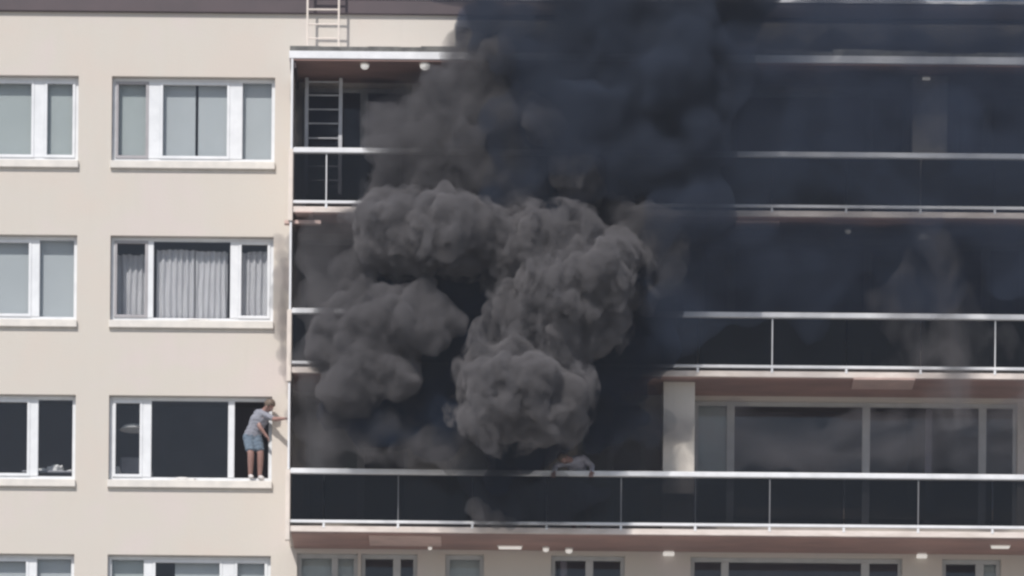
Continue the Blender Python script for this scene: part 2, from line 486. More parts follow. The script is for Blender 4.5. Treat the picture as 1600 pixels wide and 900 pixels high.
ceiling_lamp(1044, 866, 3, 'box', "white box lamp under the lowest balcony, between the dark door and the triple window", 1.1)
ceiling_lamp(1439, 868, 3, 'box', "white box lamp under the lowest balcony, near the right edge", 1.0)
ceiling_lamp(1563, 852, 3, 'long', "dull flat lamp under the lowest balcony at the far right", .8)
ceiling_lamp(672, 853, 3, 'round', "tiny white lamp at the end of the pale soffit board, lowest balcony", .5)

# pale wall pier behind the lowest balcony, brought forward so the sun catches its lower part
MB().box(FX(1036, 690, -1.0), FX(1085, 690, -1.0), -1.02, -.004, bal[2][2] + .004, SB[2] - .03).build("pier", M['stucco'], B)
MB().box(FX(1426, 180, -.7), FX(1480, 180, -.7), -.72, -.004, bal[0][2] + .004, SB[0] - .035).build("pier", M['stucco'], B)

# ------------------------------------------------------------------ ladders
def ladder(px0, px1, pt, pb, Y, rungs, mat, label, r=.022):
    a, b = W(px0, pb, Y), W(px1, pb, Y)
    top = W(px0, pt, Y).z
    o = empty("ladder", ((a.x + b.x)/2, Y, a.z), label=label, cat="ladder")
    w = (b.x - a.x) / 2; h = top - a.z
    for s in (-1, 1):
        MB().box(s*w - r, s*w + r, -r*1.3, r*1.3, 0, h).build("side_rail", M[mat], o, bevel=.004)
    for py in rungs:
        z = W((px0+px1)/2, py, Y).z - a.z
        MB().tube((-w + r, 0, z), (w - r, 0, z), .015, n=8).build("rung", M[mat], o)
    return o
zc = SB[0] + .135
ladder(480, 529, -55, 77, -.36, (60, 38, 15, -8, -30, -52), 'cream', "pale ladder standing on the canopy and rising past the dark roof edge", .017)
ladder(478, 531, 122, 303, -.38, (128, 149, 171, 193, 216, 238, 260, 282), 'alu', "grey metal ladder standing on the upper balcony under the canopy", .034)

# ------------------------------------------------------------------ curtains of the second storey
def curtain(x0, x1, z0, z1, y, label, amp=.035, wl=.11, seed=0):
    random.seed(seed); bm = bmesh.new()
    nx = int((x1 - x0) / .012); nz = 16
    c = (x0 + x1)/2
    ph = [random.uniform(0, 6.28) for _ in range(4)]
    grid = []
    for j in range(nz + 1):
        t = j / nz; row = []
        for i in range(nx + 1):
            x = x0 + (x1 - x0) * i / nx
            yy = amp*math.sin(2*math.pi*(x + .02*noise.noise((x*3, t*2, seed)))/wl + ph[0] + 1.6*noise.noise((x*2.2, 0, seed))) * (.55 + .6*abs(noise.noise((x*1.6, 3, seed)))) + .02*noise.noise((x*5, t*3, seed+4))
            zt = z1 - .05*abs(noise.noise((x*4, seed, 2)))
            row.append(bm.verts.new((x - c, yy, (z0 + (zt - z0)*t) - z0)))
        grid.append(row)
    for j in range(nz):
        for i in range(nx): bm.faces.new((grid[j][i], grid[j][i+1], grid[j+1][i+1], grid[j+1][i]))
    bmesh.ops.solidify(bm, geom=bm.faces[:], thickness=.004)
    me = bpy.data.meshes.new("curtain"); bm.to_mesh(me); bm.free(); me.shade_smooth(); me.materials.append(M['curtain'])
    o = bpy.data.objects.new("curtain", me); link(o); o.location = (c, y, z0)
    return tag(o, label, "curtain", "curtains in the second storey window")
fo, pn, a, b = W_[('B', 1)]
curtain(pn[0][0]-.02, pn[0][1], a, b - .16, .42, "dim grey curtain in the narrow left pane of the curtained window", seed=3)
curtain(XU(243), XU(303), a, b - .10, .30, "pale gathered curtain, left half of the wide middle pane", seed=5)
curtain(XU(304), XU(354), a, b - .12, .31, "pale gathered curtain, right half of the wide middle pane", seed=8)
curtain(pn[2][0], pn[2][1], a, b - .12, .30, "pale curtain in the narrow right pane of the curtained window", seed=12)

# ------------------------------------------------------------------ things in the third storey rooms
def crumple(name, px, py, Y, w, h, d, label, cat, mat='cloth', seed=1, parent=None):
    bm = bmesh.new(); bmesh.ops.create_icosphere(bm, subdivisions=4, radius=1)
    for v in bm.verts:
        n = noise.fractal(v.co*1.7 + Vector((seed, 0, 0)), .8, 2, 3)
        v.co *= 1 + .35*n
        v.co.z = max(v.co.z, -.55)
        v.co = Vector((v.co.x*w/2, v.co.y*d/2, (v.co.z + .55)*h/1.5))
    me = bpy.data.meshes.new(name); bm.to_mesh(me); bm.free(); me.shade_smooth(); me.materials.append(M[mat])
    o = bpy.data.objects.new(name, me); link(o); o.location = W(px, py, Y)
    return tag(o, label, cat)
zs3 = W_[('B', 2)][2]
o = crumple("cloth", 287, 749, .06, .42, .07, .10, "crumpled white cloth on the sill of the wide dark window", "cloth", seed=4); o.location.z = ROWS[2] - WH + .2
o = crumple("cloth", 310, 500, .03, .46, .05, .08, "thin white cloth on the sill below the gathered curtains", "cloth", seed=9); o.location.z = ROWS[1] - WH + .2
# table with a clutter of plates behind the left dark window
zt = FZ(741, 88, .75)
tb = empty("table", (XU(85), .75, zt - .72), label="small table behind the left dark window of the third storey", cat="table")
MB().box(-.6, .6, -.3, .3, .68, .72).build("table_top", M['chair'], tb, bevel=.008)
for sx in (-1, 1):
    for sy in (-1, 1): MB().box(sx*.54-.02, sx*.54+.02, sy*.25-.02, sy*.25+.02, 0, .679).build("leg", M['dark'], tb)
for (dx, w, h, sd_, lb) in ((-.28, .30, .10, 2, "pale crumpled bag lying at the left of the table"), (-.02, .34, .16, 6, "white crumpled bag heaped in the middle of the table"), (.28, .26, .07, 8, "flat grey cloth lying at the right of the table")):
    o = crumple("bag" if 'bag' in lb else "cloth", 0, 0, 0, w, h, .25, lb, "bag" if 'bag' in lb else "cloth", seed=sd_)
    o.location = (XU(85) + dx, .75, zt)
# chair and a pendant lamp behind the narrow left pane
zf = FZ(748, 200, .8) - .55
ch = empty("armchair", (XU(207), .8, zf), label="grey armchair behind the narrow left pane of the dark window", cat="chair")
MB().box(-.28, .28, -.28, .28, .18, .45).build("seat", M['chair'], ch, bevel=.03)
MB().box(-.28, .28, .2, .3, .451, 1.0).build("backrest", M['chair'], ch, bevel=.03)
for s in (-1, 1): MB().box(s*.29-.04, s*.29+.04, -.28, .25, .19, .72).build("armrest", M['cloth'], ch, bevel=.02)
for sx in (-1, 1):
    for sy in (-1, 1): MB().box(sx*.24-.02, sx*.24+.02, sy*.24-.02, sy*.24+.02, 0, .179).build("leg", M['dark'], ch)
pz = FZ(672, 208, .6)
pl = empty("pendant_lamp", (XU(206), .6, pz), label="shallow white pendant lamp hanging behind the narrow left pane", cat="lamp")
bm = bmesh.new(); prev = None
prof = [(.02, .10), (.10, .095), (.18, .07), (.25, .0), (.24, -.005), (.17, .06), (.10, .085), (.02, .09)]
rings = [[bm.verts.new((r*math.cos(t), r*math.sin(t), z)) for t in [2*math.pi*k/24 for k in range(24)]] for r, z in prof]
for A, C in zip(rings, rings[1:] + rings[:1]):
    for k in range(24): bm.faces.new((A[k], A[(k+1)%24], C[(k+1)%24], C[k]))
me = bpy.data.meshes.new("shade"); bm.to_mesh(me); bm.free(); me.materials.append(M['cloth']); me.shade_smooth(); link(bpy.data.objects.new("shade", me), pl)
MB().tube((0,0,.1), (0,0,ROWS[2] + .27 - pz), .008, n=6).build("cord", M['dark'], pl)

# ------------------------------------------------------------------ people
def skin_mesh(name, joints, edges, root, mat, parent, sub=2, boxy=None):
    me = bpy.data.meshes.new(name)
    keys = list(joints); idx = {k: i for i, k in enumerate(keys)}
    joints = {k: (v[0], tuple(x*1.13 for x in v[1]) if isinstance(v[1], tuple) else v[1]*1.13) for k, v in joints.items()}
    me.from_pydata([joints[k][0] for k in keys], [(idx[a], idx[b]) for a, b in edges], [])
    o = bpy.data.objects.new(name, me); scene.collection.objects.link(o)
    md = o.modifiers.new("skin", 'SKIN'); md.use_smooth_shade = True
    ms = o.modifiers.new("sub", 'SUBSURF'); ms.levels = sub; ms.render_levels = sub
    sv = me.skin_vertices[0].data
    for k in keys:
        r = joints[k][1]; sv[idx[k]].radius = r if isinstance(r, tuple) else (r, r)
        sv[idx[k]].use_root = (k == root)
    dg = bpy.context.evaluated_depsgraph_get(); dg.update()
    m2 = bpy.data.meshes.new_from_object(o.evaluated_get(dg))
    bpy.data.objects.remove(o); m2.name = name
    m2.materials.clear(); m2.materials.append(mat); m2.shade_smooth()
    return link(bpy.data.objects.new(name, m2), parent)

def cloth_mesh(name, joints, edges, mat, parent, vox=.014, folds=.006):
    bm = bmesh.new()
    for a, b in edges:
        (pa, ra), (pb, rb) = joints[a], joints[b]
        ra = ra if isinstance(ra, tuple) else (ra, ra); rb = rb if isinstance(rb, tuple) else (rb, rb)
        n = max(2, int((pb - pa).length/.02))
        q = (pb - pa).to_track_quat('Z', 'Y').to_matrix().to_4x4() if (pb - pa).length > 1e-5 else Matrix()
        for k in range(n + 1):
            t = k / n; wx = ra[0] + (rb[0]-ra[0])*t; wy = ra[1] + (rb[1]-ra[1])*t
            bmesh.ops.create_icosphere(bm, subdivisions=2, radius=1, matrix=Matrix.Translation(pa.lerp(pb, t)) @ Matrix.Diagonal((wx, wy, (wx + wy)/2*.8, 1)))
    me = bpy.data.meshes.new("tmp"); bm.to_mesh(me); bm.free()
    t = bpy.data.objects.new("tmp", me); scene.collection.objects.link(t)
    md = t.modifiers.new("r", 'REMESH'); md.mode = 'VOXEL'; md.voxel_size = vox
    sm = t.modifiers.new("s", 'SMOOTH'); sm.factor = .5; sm.iterations = 3
    dg = bpy.context.evaluated_depsgraph_get(); dg.update()
    m = bpy.data.meshes.new_from_object(t.evaluated_get(dg)); bpy.data.objects.remove(t)
    for v in m.vertices:
        c = v.co
        v.co = c + v.normal*folds*(noise.noise(Vector((c.x*14, c.y*14, c.z*26))) + .6*math.sin(c.z*70 + 6*noise.noise(c*9)))
    m.name = name; m.materials.clear(); m.materials.append(mat); m.shade_smooth()
    return link(bpy.data.objects.new(name, m), parent)

def add_fingers(J, E, wrist, palm_dir, side, up, s=1.0):
    """palm and five curled fingers from joint 'wrist'; side = across the palm, up = back of hand"""
    w = J[wrist][0]; d = palm_dir.normalized(); side = side.normalized(); up = up.normalized()
    J[wrist + 'p'] = (w + d*.05*s, (.030, .018)); E.append((wrist, wrist + 'p'))
    for k, (off, ln) in enumerate(((-.030, .068), (-.010, .076), (.010, .072), (.029, .058))):
        a = w + d*.085*s + side*off; n = f"{wrist}f{k}"
        J[n+'0'] = (a, .0095); J[n+'1'] = (a + d*ln*.5 - up*.008, .0085); J[n+'2'] = (a + d*ln*.82 - up*.028, .0075)
        E += [(wrist + 'p', n+'0'), (n+'0', n+'1'), (n+'1', n+'2')]
    n = wrist + 't'
    J[n+'0'] = (w + d*.03 - side*.036, .011); J[n+'1'] = (w + d*.062 - side*.055 - up*.012, .009)
    E += [(wrist + 'p', n+'0'), (n+'0', n+'1')]

def person(root_pt, P, label, hair_len=.02, look=Vector((1, -.3, -.2)), long_sleeves=False, colors=('shirt', 'denim'), shoes=True):
    """P: dict of world points. builds body, shirt, shorts, hair, shoes in local coordinates"""
    o = empty("person", root_pt, label=label, cat="person")
    L = {k: Vector(v) - Vector(root_pt) for k, v in P.items()}
    hip = (L['hipL'] + L['hipR'])/2; ch = (L['shL'] + L['shR'])/2
    J = {'pelvis': (hip, (.105, .085)), 'waist': (hip.lerp(ch, .38), (.095, .075)), 'chest': (hip.lerp(ch, .76), (.105, .08)),
         'neck0': (ch.lerp(L['head'], .18), .065), 'neck': (ch.lerp(L['head'], .5), .052)}
    hd = L['head']; ax = (hd - J['neck'][0]).normalized()
    lk = (look - ax*look.dot(ax)).normalized()
    J['jaw'] = (hd - ax*.045 + lk*.012, (.062, .070)); J['skull'] = (hd + ax*.03 - lk*.004, (.078, .088)); J['crown'] = (hd + ax*.085 - lk*.01, (.055, .062))
    E = [('pelvis', 'waist'), ('waist', 'chest'), ('chest', 'neck0'), ('neck0', 'neck'), ('neck', 'jaw'), ('jaw', 'skull'), ('skull', 'crown')]
    for s in ('L', 'R'):
        J['hip'+s] = (L['hip'+s], .088); J['kn'+s] = (L['kn'+s], .056); J['th'+s] = (L['hip'+s].lerp(L['kn'+s], .5), .078)
        J['cf'+s] = (L['kn'+s].lerp(L['an'+s], .33), .055); J['an'+s] = (L['an'+s], .036)
        fd = L['toe'+s] - L['an'+s]
        J['hl'+s] = (L['an'+s] - fd.normalized()*.02 - Vector((0,0,.035)), .034); J['toe'+s] = (L['toe'+s], .030)
        E += [('pelvis','hip'+s), ('hip'+s,'th'+s), ('th'+s,'kn'+s), ('kn'+s,'cf'+s), ('cf'+s,'an'+s), ('an'+s,'hl'+s), ('hl'+s,'toe'+s)]
        J['sh'+s] = (L['sh'+s], .050); J['ua'+s] = (L['sh'+s].lerp(L['el'+s], .5), .040); J['el'+s] = (L['el'+s], .038)
        J['fa'+s] = (L['el'+s].lerp(L['wr'+s], .4), .036); J['wr'+s] = (L['wr'+s], (.026, .022))
        E += [('chest','sh'+s), ('sh'+s,'ua'+s), ('ua'+s,'el'+s), ('el'+s,'fa'+s), ('fa'+s,'wr'+s)]
        d = (L['wr'+s] - L['el'+s]).normalized()
        up = Vector((0, 0, 1)); sd_ = d.cross(up); sd_ = sd_.normalized() if sd_.length > .1 else Vector((0, 1, 0))
        add_fingers(J, E, 'wr'+s, d, sd_ if s == 'L' else -sd_, sd_.cross(d))
    skin_mesh("body", J, E, 'pelvis', M['skin'], o)
    # clothes: same skeleton, a little fuller
    def rr_(k, f, add):
        q = J[k][1]; return (J[k][0], tuple(x*f + add for x in q) if isinstance(q, tuple) else q*f + add)
    JS = {'chest': (J['chest'][0], (.180, .128)), 'waist': (J['waist'][0], (.158, .125)), 'hem': (J['pelvis'][0].lerp(J['waist'][0], .05), (.172, .138)),
          'collar': (J['chest'][0].lerp(J['neck0'][0], .8), (.125, .105))}
    ES = [('hem','waist'), ('waist','chest'), ('chest','collar')]
    for s in ('L', 'R'):
        JS['sh'+s] = (J['sh'+s][0], .080); JS['ua'+s] = (J['ua'+s][0], .066); JS['slv'+s] = (J['ua'+s][0].lerp(J['el'+s][0], .4), .062)
        ES += [('collar','sh'+s), ('sh'+s,'ua'+s), ('ua'+s,'slv'+s)]
        if long_sleeves:
            JS['el'+s] = (J['el'+s][0], .055); JS['wr'+s] = (J['fa'+s][0].lerp(J['wr'+s][0], .8), .042)
            ES += [('slv'+s,'el'+s), ('el'+s,'wr'+s)]
    cloth_mesh("shirt", JS, ES, M[colors[0]], o)
    JP = {'belt': (J['pelvis'][0].lerp(J['waist'][0], .35), (.150, .122)), 'pelvis': (J['pelvis'][0], (.165, .138))}
    EP = [('pelvis', 'belt')]
    for s in ('L', 'R'):
        JP['hip'+s] = (J['hip'+s][0] + Vector((0, 0, -.03)), .112); JP['leg'+s] = (J['hip'+s][0].lerp(J['kn'+s][0], .74), .092)
        EP += [('pelvis','hip'+s), ('hip'+s,'leg'+s)]
    cloth_mesh("shorts", JP, EP, M[colors[1]], o)
    if shoes:
        for s in ('L', 'R'):
            fd = (J['toe'+s][0] - J['hl'+s][0])
            skin_mesh("shoe", {'a': (J['hl'+s][0] + Vector((0,0,-.002)), (.045, .046)), 'b': (J['hl'+s][0] + fd*.6, (.046, .042)), 'c': (J['toe'+s][0] + fd*.15, (.038, .030))}, [('a','b'), ('b','c')], 'a', M['shoe'], o)
    # hair, ears, eyes, nose, mouth
    hm = bmesh.new(); bmesh.ops.create_icosphere(hm, subdivisions=4, radius=1)
    side = ax.cross(lk).normalized(); basis = Matrix((lk, side, ax)).transposed()
    dele = []
    for v in hm.verts:
        c = v.co.copy(); n = 1 + .06*noise.noise(c*5) + .03*noise.noise(c*14)
        if c.x > .42 and c.z < .45 or c.z < -.55: dele.append(v)
        v.co = basis @ Vector((c.x*.102*n, c.y*.089*n, c.z*.112*n)) + hd + ax*.028 - lk*.008
    bmesh.ops.delete(hm, geom=dele, context='VERTS')
    bmesh.ops.solidify(hm, geom=hm.faces[:], thickness=.012)
    me = bpy.data.meshes.new("hair"); hm.to_mesh(me); hm.free(); me.shade_smooth(); me.materials.append(M['hair']); link(bpy.data.objects.new("hair", me), o)
    for s in (-1, 1):
        MB().ball(hd + side*s*.083 - ax*.005, .026, (.7, .45, 1.1), 2).build("ear", M['skin'], o, smooth=True)
        MB().ball(hd + side*s*.030 + lk*.072 + ax*.012, .010, (1, 1, 1), 2).build("eye", M['cloth'], o, smooth=True)
        MB().ball(hd + side*s*.030 + lk*.086 + ax*.012, .006, (1, 1, 1), 1).build("iris", M['dark'], o, smooth=True)
    MB().tube(hd + lk*.078 + ax*.012, hd + lk*.103 - ax*.022, .008, .015, 8).build("nose", M['skin'], o, smooth=True)
    MB().ball(hd + lk*.080 - ax*.052, .02, (.5, 1.1, .3), 2, basis.to_4x4()).build("mouth", M['fascia'], o, smooth=True)
    return o

zsill = ROWS[2] - WH + .2 + .005
# man standing in the open right-hand pane, leaning out and reaching for the balcony
f1, f2 = W(391, 742, .0), W(406, 738, .10)
ftz = zsill + .085 + .04
P1 = {
 'hipL': W(388.5, 681, .03), 'hipR': W(400.5, 680, .03),
 'knL': W(392, 709, -.06), 'knR': W(407, 709, .00),
 'anL': Vector((f1.x, .04, ftz)), 'anR': Vector((f2.x, .11, ftz)),
 'toeL': Vector((f1.x + .03, -.09, zsill + .05)), 'toeR': Vector((f2.x + .05, -.02, zsill + .05)),
 'shL': W(403, 645, .0), 'shR': W(415, 649, -.12),
 'head': W(420.5, 634.5, -.17),
 'elR': W(429, 655, -.22), 'wrR': W(445, 654, -.40),
 'elL': W(405, 666, -.13), 'wrL': W(414, 678, -.10),
}
person(Vector((f1.x, 0, zsill)), P1, "person in grey shirt and denim shorts standing in the open window, reaching sideways", look=Vector((1, -.3, -.7)))
# someone bent over the handrail in the thick of the smoke
rz = FZ(739, 800, YF) + .04
bz = bal[2][2]
P2 = {
 'hipL': W(915, 752, -.70), 'hipR': W(897, 752, -.78),
 'knL': W(918, 786, -.95), 'knR': W(894, 788, -1.0),
 'anL': Vector((FX(920, 800, -.8), -.72, bz + .09)), 'anR': Vector((FX(897, 800, -.8), -.78, bz + .09)),
 'toeL': Vector((FX(920, 800, -.8), -.88, bz + .035)), 'toeR': Vector((FX(893, 800, -.8), -.94, bz + .035)),
 'shL': W(911, 716, -1.12), 'shR': W(888, 724, -1.14),
 'head': W(881, 716, -1.30),
 'elL': W(925, 728, -1.18), 'wrL': W(924, 737, -1.33),
 'elR': W(868, 728, -1.16), 'wrR': W(866, 738, -1.34),
}
person(Vector((FX(905, 800, -.8), -.75, bz)), P2, "person in pale shirt crouching behind the handrail under the smoke", look=Vector((-.4, -.5, -1)), colors=('shirt2', 'denim'), long_sleeves=True)

# ------------------------------------------------------------------ smoke
def volmat(name, color, density, aniso=0.0, het=None, step=1.0):
    m = bpy.data.materials.new(name); m.use_nodes = True; nt = m.node_tree
    for n in list(nt.nodes): nt.nodes.remove(n)
    out = nt.nodes.new("ShaderNodeOutputMaterial"); pv = nt.nodes.new("ShaderNodeVolumePrincipled")
    pv.inputs["Color"].default_value = (*color, 1); pv.inputs["Density"].default_value = density
    pv.inputs["Anisotropy"].default_value = aniso; pv.inputs["Density Attribute"].default_value = ""
    if het:
        sc, lo, hi, d0, d1, st = het
        tc = nt.nodes.new("ShaderNodeTexCoord"); mp = nt.nodes.new("ShaderNodeMapping"); mp.inputs["Scale"].default_value = st
        mp.inputs["Rotation"].default_value = (0, R(-20), 0)
        nt.links.new(tc.outputs["Object"], mp.inputs[0])
        n = noise_node(nt, sc, 4, .6, mp.outputs[0], .5)
        r = nt.nodes.new("ShaderNodeMapRange"); r.inputs[1].default_value = lo; r.inputs[2].default_value = hi
        r.inputs[3].default_value = d0; r.inputs[4].default_value = d1; r.interpolation_type = 'SMOOTHSTEP'
        nt.links.new(n.outputs[0], r.inputs[0]); nt.links.new(r.outputs[0], pv.inputs["Density"])
    nt.links.new(pv.outputs[0], out.inputs["Volume"])
    m.cycles.volume_step_rate = step
    return m

def smoke(name, balls, mat, label, voxel=.05, kids=7, kid_r=(.35, .6), disp=(.085, .068, .046, .020), freq=(1.8, 4.4, 9.5, 19), warp=.13, seed=1, squash=1.0, back=-1.36):
    random.seed(seed)
    bm = bmesh.new()
    for (px, py, Y, r) in balls:
        c = W(px, py, Y); rr = r / S
        bmesh.ops.create_icosphere(bm, subdivisions=3, radius=rr*.95, matrix=Matrix.Translation(c) @ Matrix.Diagonal((1, squash, 1, 1)))
        for k in range(kids):
            while True:
                d = Vector((random.uniform(-1, 1), random.uniform(-1, 1), random.uniform(-1, 1)))
                if .1 < d.length < 1: break
            d.normalize(); d.y *= squash
            if d.y > .3: d.y *= -1
            kr = rr*random.uniform(*kid_r)
            bmesh.ops.create_icosphere(bm, subdivisions=2, radius=kr, matrix=Matrix.Translation(c + d*rr*.68) @ Matrix.Diagonal((1, max(squash, .5), 1, 1)))
    off = Vector((seed*7.3, 0, seed*3.1))
    for v in bm.verts:
        p = v.co + off
        v.co += (noise.noise_vector(p*1.1) + .5*noise.noise_vector(p*2.4))*warp
    me = bpy.data.meshes.new("tmp"); bm.to_mesh(me); bm.free()
    def remesh(me, vox, it):
        t = bpy.data.objects.new("tmp", me); scene.collection.objects.link(t)
        md = t.modifiers.new("r", 'REMESH'); md.mode = 'VOXEL'; md.voxel_size = vox
        if it: sm = t.modifiers.new("s", 'SMOOTH'); sm.factor = .6; sm.iterations = it
        dg = bpy.context.evaluated_depsgraph_get(); dg.update()
        m = bpy.data.meshes.new_from_object(t.evaluated_get(dg)); bpy.data.objects.remove(t)
        return m
    m2 = remesh(me, voxel, 4)
    nrm = [v.normal.copy() for v in m2.vertices]
    for v, n in zip(m2.vertices, nrm):
        p = v.co + off
        p = p + noise.noise_vector(p*2.5)*.12
        h = 0
        for A, F in zip(disp, freq): h += A*(.55 - noise.voronoi(p*F)[0][0])*1.7
        h += disp[0]*1.0*noise.fractal(p*1.4, .7, 2.1, 3)
        v.co += n*h
        if v.co.y > back: v.co.y = back
    m2 = remesh(m2, voxel*.9, 1)
    for v in m2.vertices:
        if v.co.y > back: v.co.y = back
    m2.name = name
    m2.materials.clear(); m2.materials.append(mat); m2.shade_smooth()
    o = bpy.data.objects.new(name, m2); link(o)
    return tag(o, label, "smoke", None, "stuff")

V_LIT = volmat("grey_smoke", (.305, .294, .308), 7.5, .0)
V_SL = volmat("left_grey_smoke", (.252, .244, .258), 3.2, .0, het=(2.4, .34, .60, .5, 6.5, (1, 1, .8)), step=.45)
V_SOFT = volmat("soft_grey_smoke", (.20, .195, .207), 1.4, .0, het=(1.5, .36, .62, .4, 3.6, (1, 1, 1)))
V_INNER = volmat("inner_smoke", (.30, .295, .32), 1.5, .0, het=(1.2, .3, .65, 1.2, 3.0, (1, 1, 1)))
V_HALO = volmat("smoke_halo", (.26, .252, .266), 1.5, .0, het=(3.0, .45, .66, .0, 6.5, (1, 1, .7)), step=.35)
V_BACK = volmat("dark_inner_smoke", (.08, .105, .17), 2.0, .0, het=(.7, .3, .66, .8, 3.2, (1, 1, .8)))
V_LINGER = volmat("lingering_smoke", (.26, .255, .28), .8, .0, het=(1.0, .36, .66, .15, 1.5, (.6, 1, 1.2)))
V_PALE = volmat("pale_thin_smoke", (.25, .243, .257), .75, .0, het=(1.3, .3, .66, .35, 1.3, (1, 1, 1)))
V_MIST = volmat("drifting_mist", (.28, .27, .285), .8, .0, het=(1.3, .42, .70, .0, 1.1, (1, 1, .5)), step=.5)
V_STRIP = volmat("canopy_smoke", (.08, .10, .15), 3.2, .0)
V_DIM = volmat("thin_black_smoke", (.05, .06, .085), 1.3, .0)
V_WISP = volmat("wall_wisp", (.26, .25, .27), 2.4, .0)
V_FAR = volmat("thin_veil", (.082, .108, .17), .8, .0, het=(.6, .34, .68, .08, .85, (.6, 1, 1)))
V_BLACK = volmat("black_smoke", (.045, .066, .115), 7, .0)
V_VEIL = volmat("smoke_veil", (.078, .099, .148), .8, .0, het=(.5, .30, .68, .5, 4.2, (1, 1, .5)))  # blue skylight tint put into the colour of this and other dark smokes

lit_upper = [(602, 345, -2.3, 42), (590, 385, -2.2, 32), (628, 385, -2.3, 36), (640, 322, -2.1, 30), (690, 362, -2.5, 56), (745, 350, -2.4, 45), (775, 375, -2.2, 40), (660, 398, -2.2, 34), (715, 400, -2.2, 34), (610, 412, -2.1, 20), (800, 350, -2.3, 34)]
lit_right = [(830, 385, -2.5, 46), (890, 390, -2.5, 48), (935, 425, -2.7, 50), (900, 450, -2.8, 46), (965, 400, -2.2, 40), (850, 440, -2.6, 40), (975, 455, -2.1, 30), (800, 415, -2.2, 30), (1010, 385, -1.9, 30), (1040, 425, -1.9, 20)]
lit_mid = [(815, 485, -2.3, 42), (870, 505, -2.4, 48), (925, 515, -2.3, 42), (790, 510, -2.1, 26), (880, 550, -2.4, 40), (950, 495, -2.2, 34), (905, 480, -2.5, 34)]
lit_low = [(775, 600, -2.6, 48), (830, 600, -2.7, 52), (880, 620, -2.6, 44), (785, 650, -2.6, 44), (850, 650, -2.7, 42), (893, 655, -2.4, 28), (765, 560, -2.4, 30), (800, 560, -2.5, 36), (752, 635, -2.4, 32), (900, 595, -2.2, 28), (815, 668, -2.4, 22), (755, 585, -2.3, 30)]
smoke("smoke", lit_upper, V_LIT, "thick grey billow of smoke at left of the column, upper clump", voxel=.037, seed=2)
smoke("smoke", lit_right, V_LIT, "thick grey billow of smoke curling to the right in the middle of the column", voxel=.037, seed=5)
smoke("smoke", lit_mid, V_LIT, "grey smoke clump below the right-hand billow", voxel=.037, seed=7)
smoke("smoke", lit_low, V_LIT, "big grey smoke billow rising just above the lowest handrail", voxel=.037, seed=9)
def grow(b, f, a=0): return [(x + random.uniform(-8, 8), y + random.uniform(-8, 8), Y, q*f + a) for (x, y, Y, q) in b]
smoke("smoke", grow(lit_upper + lit_right, 1.12, 8), V_HALO, "ragged grey fringe of smoke round the two upper billows", voxel=.05, seed=51, warp=.25)
smoke("smoke", grow(lit_mid + lit_low, 1.10, 7), V_HALO, "ragged grey fringe of smoke round the two lower billows", voxel=.05, seed=52, warp=.25)
soft_left = [(540, 505, -1.9, 50), (600, 500, -2.2, 56), (660, 505, -2.4, 50), (698, 505, -2.3, 30), (560, 580, -2.0, 54), (620, 585, -2.1, 46), (530, 610, -1.9, 34), (655, 462, -2.3, 20), (520, 550, -1.8, 40), (560, 460, -1.8, 36), (520, 500, -1.75, 30)]
smoke("smoke", soft_left, V_SL, "softer grey smoke at left of the column between the middle and lowest balcony", voxel=.05, seed=12, warp=.2)
soft_up = [(640, 240, -1.9, 62), (705, 165, -2.1, 56), (740, 220, -2.2, 70), (765, 130, -2.0, 50), (590, 290, -1.8, 46), (560, 340, -1.7, 34), (690, 280, -2.1, 56), (780, 270, -2.1, 50), (725, 100, -2.0, 36), (820, 290, -2.0, 40), (610, 200, -1.8, 40)]
smoke("smoke", soft_up, V_SOFT, "soft brownish grey smoke rising in front of the upper balcony", voxel=.06, seed=15, disp=(.16, .08, .03), freq=(1.1, 3.0, 7), warp=.4)
smoke("smoke", [(840, 190, -2.4, 32), (835, 165, -2.3, 24), (850, 205, -2.3, 22)], V_SL, "small pale smoke puff high in the dark column", voxel=.04, seed=17, warp=.25)
smoke("smoke", [(900, 285, -2.4, 38), (880, 270, -2.2, 26), (925, 298, -2.3, 26), (905, 255, -2.3, 18)], V_SL, "bluish grey smoke puff above the right-hand billow", voxel=.04, seed=19, warp=.22)
smoke("smoke", [(1010, 360, -2.2, 40), (1035, 405, -2.1, 34), (1050, 440, -2.0, 16), (985, 340, -2.1, 34), (960, 330, -2.1, 30)], V_SOFT, "thin smoke tongue at the right tip of the billow", voxel=.045, seed=21, warp=.3)
low_soft = [(590, 705, -1.8, 30), (650, 708, -1.8, 32), (705, 690, -1.9, 42), (555, 425, -1.75, 36), (570, 390, -1.75, 30), (520, 640, -1.7, 28), (735, 700, -1.9, 30)]
smoke("smoke", low_soft, V_SOFT, "thin grey smoke drifting over the left ends of the balconies", voxel=.05, seed=23, warp=.3)
smoke("smoke", [(500, 390, -1.75, 48), (520, 440, -1.75, 50), (500, 480, -1.75, 40), (560, 370, -1.7, 46), (505, 560, -1.75, 44), (500, 620, -1.75, 44), (510, 680, -1.75, 46), (580, 680, -1.75, 46), (650, 690, -1.75, 46), (720, 690, -1.75, 40), (560, 620, -1.75, 46)],
      V_PALE, "pale thin smoke drifting across the balcony ends at left", voxel=.06, kids=5, seed=24, squash=.6, warp=.35)
inner = [(610, 190, -.62, 46), (670, 160, -.62, 56), (610, 235, -.62, 40), (500, 400, -.62, 46), (560, 410, -.62, 46), (510, 460, -.62, 50), (500, 640, -.62, 46), (560, 650, -.62, 50), (630, 660, -.62, 50), (700, 670, -.62, 50), (510, 700, -.62, 46), (600, 710, -.62, 46), (960, 690, -.62, 50), (1000, 720, -.62, 40)]
smoke("smoke", inner, V_INNER, "dim smoke filling the balconies behind their rails at left", voxel=.07, kids=4, seed=25, squash=.55, back=-.02)
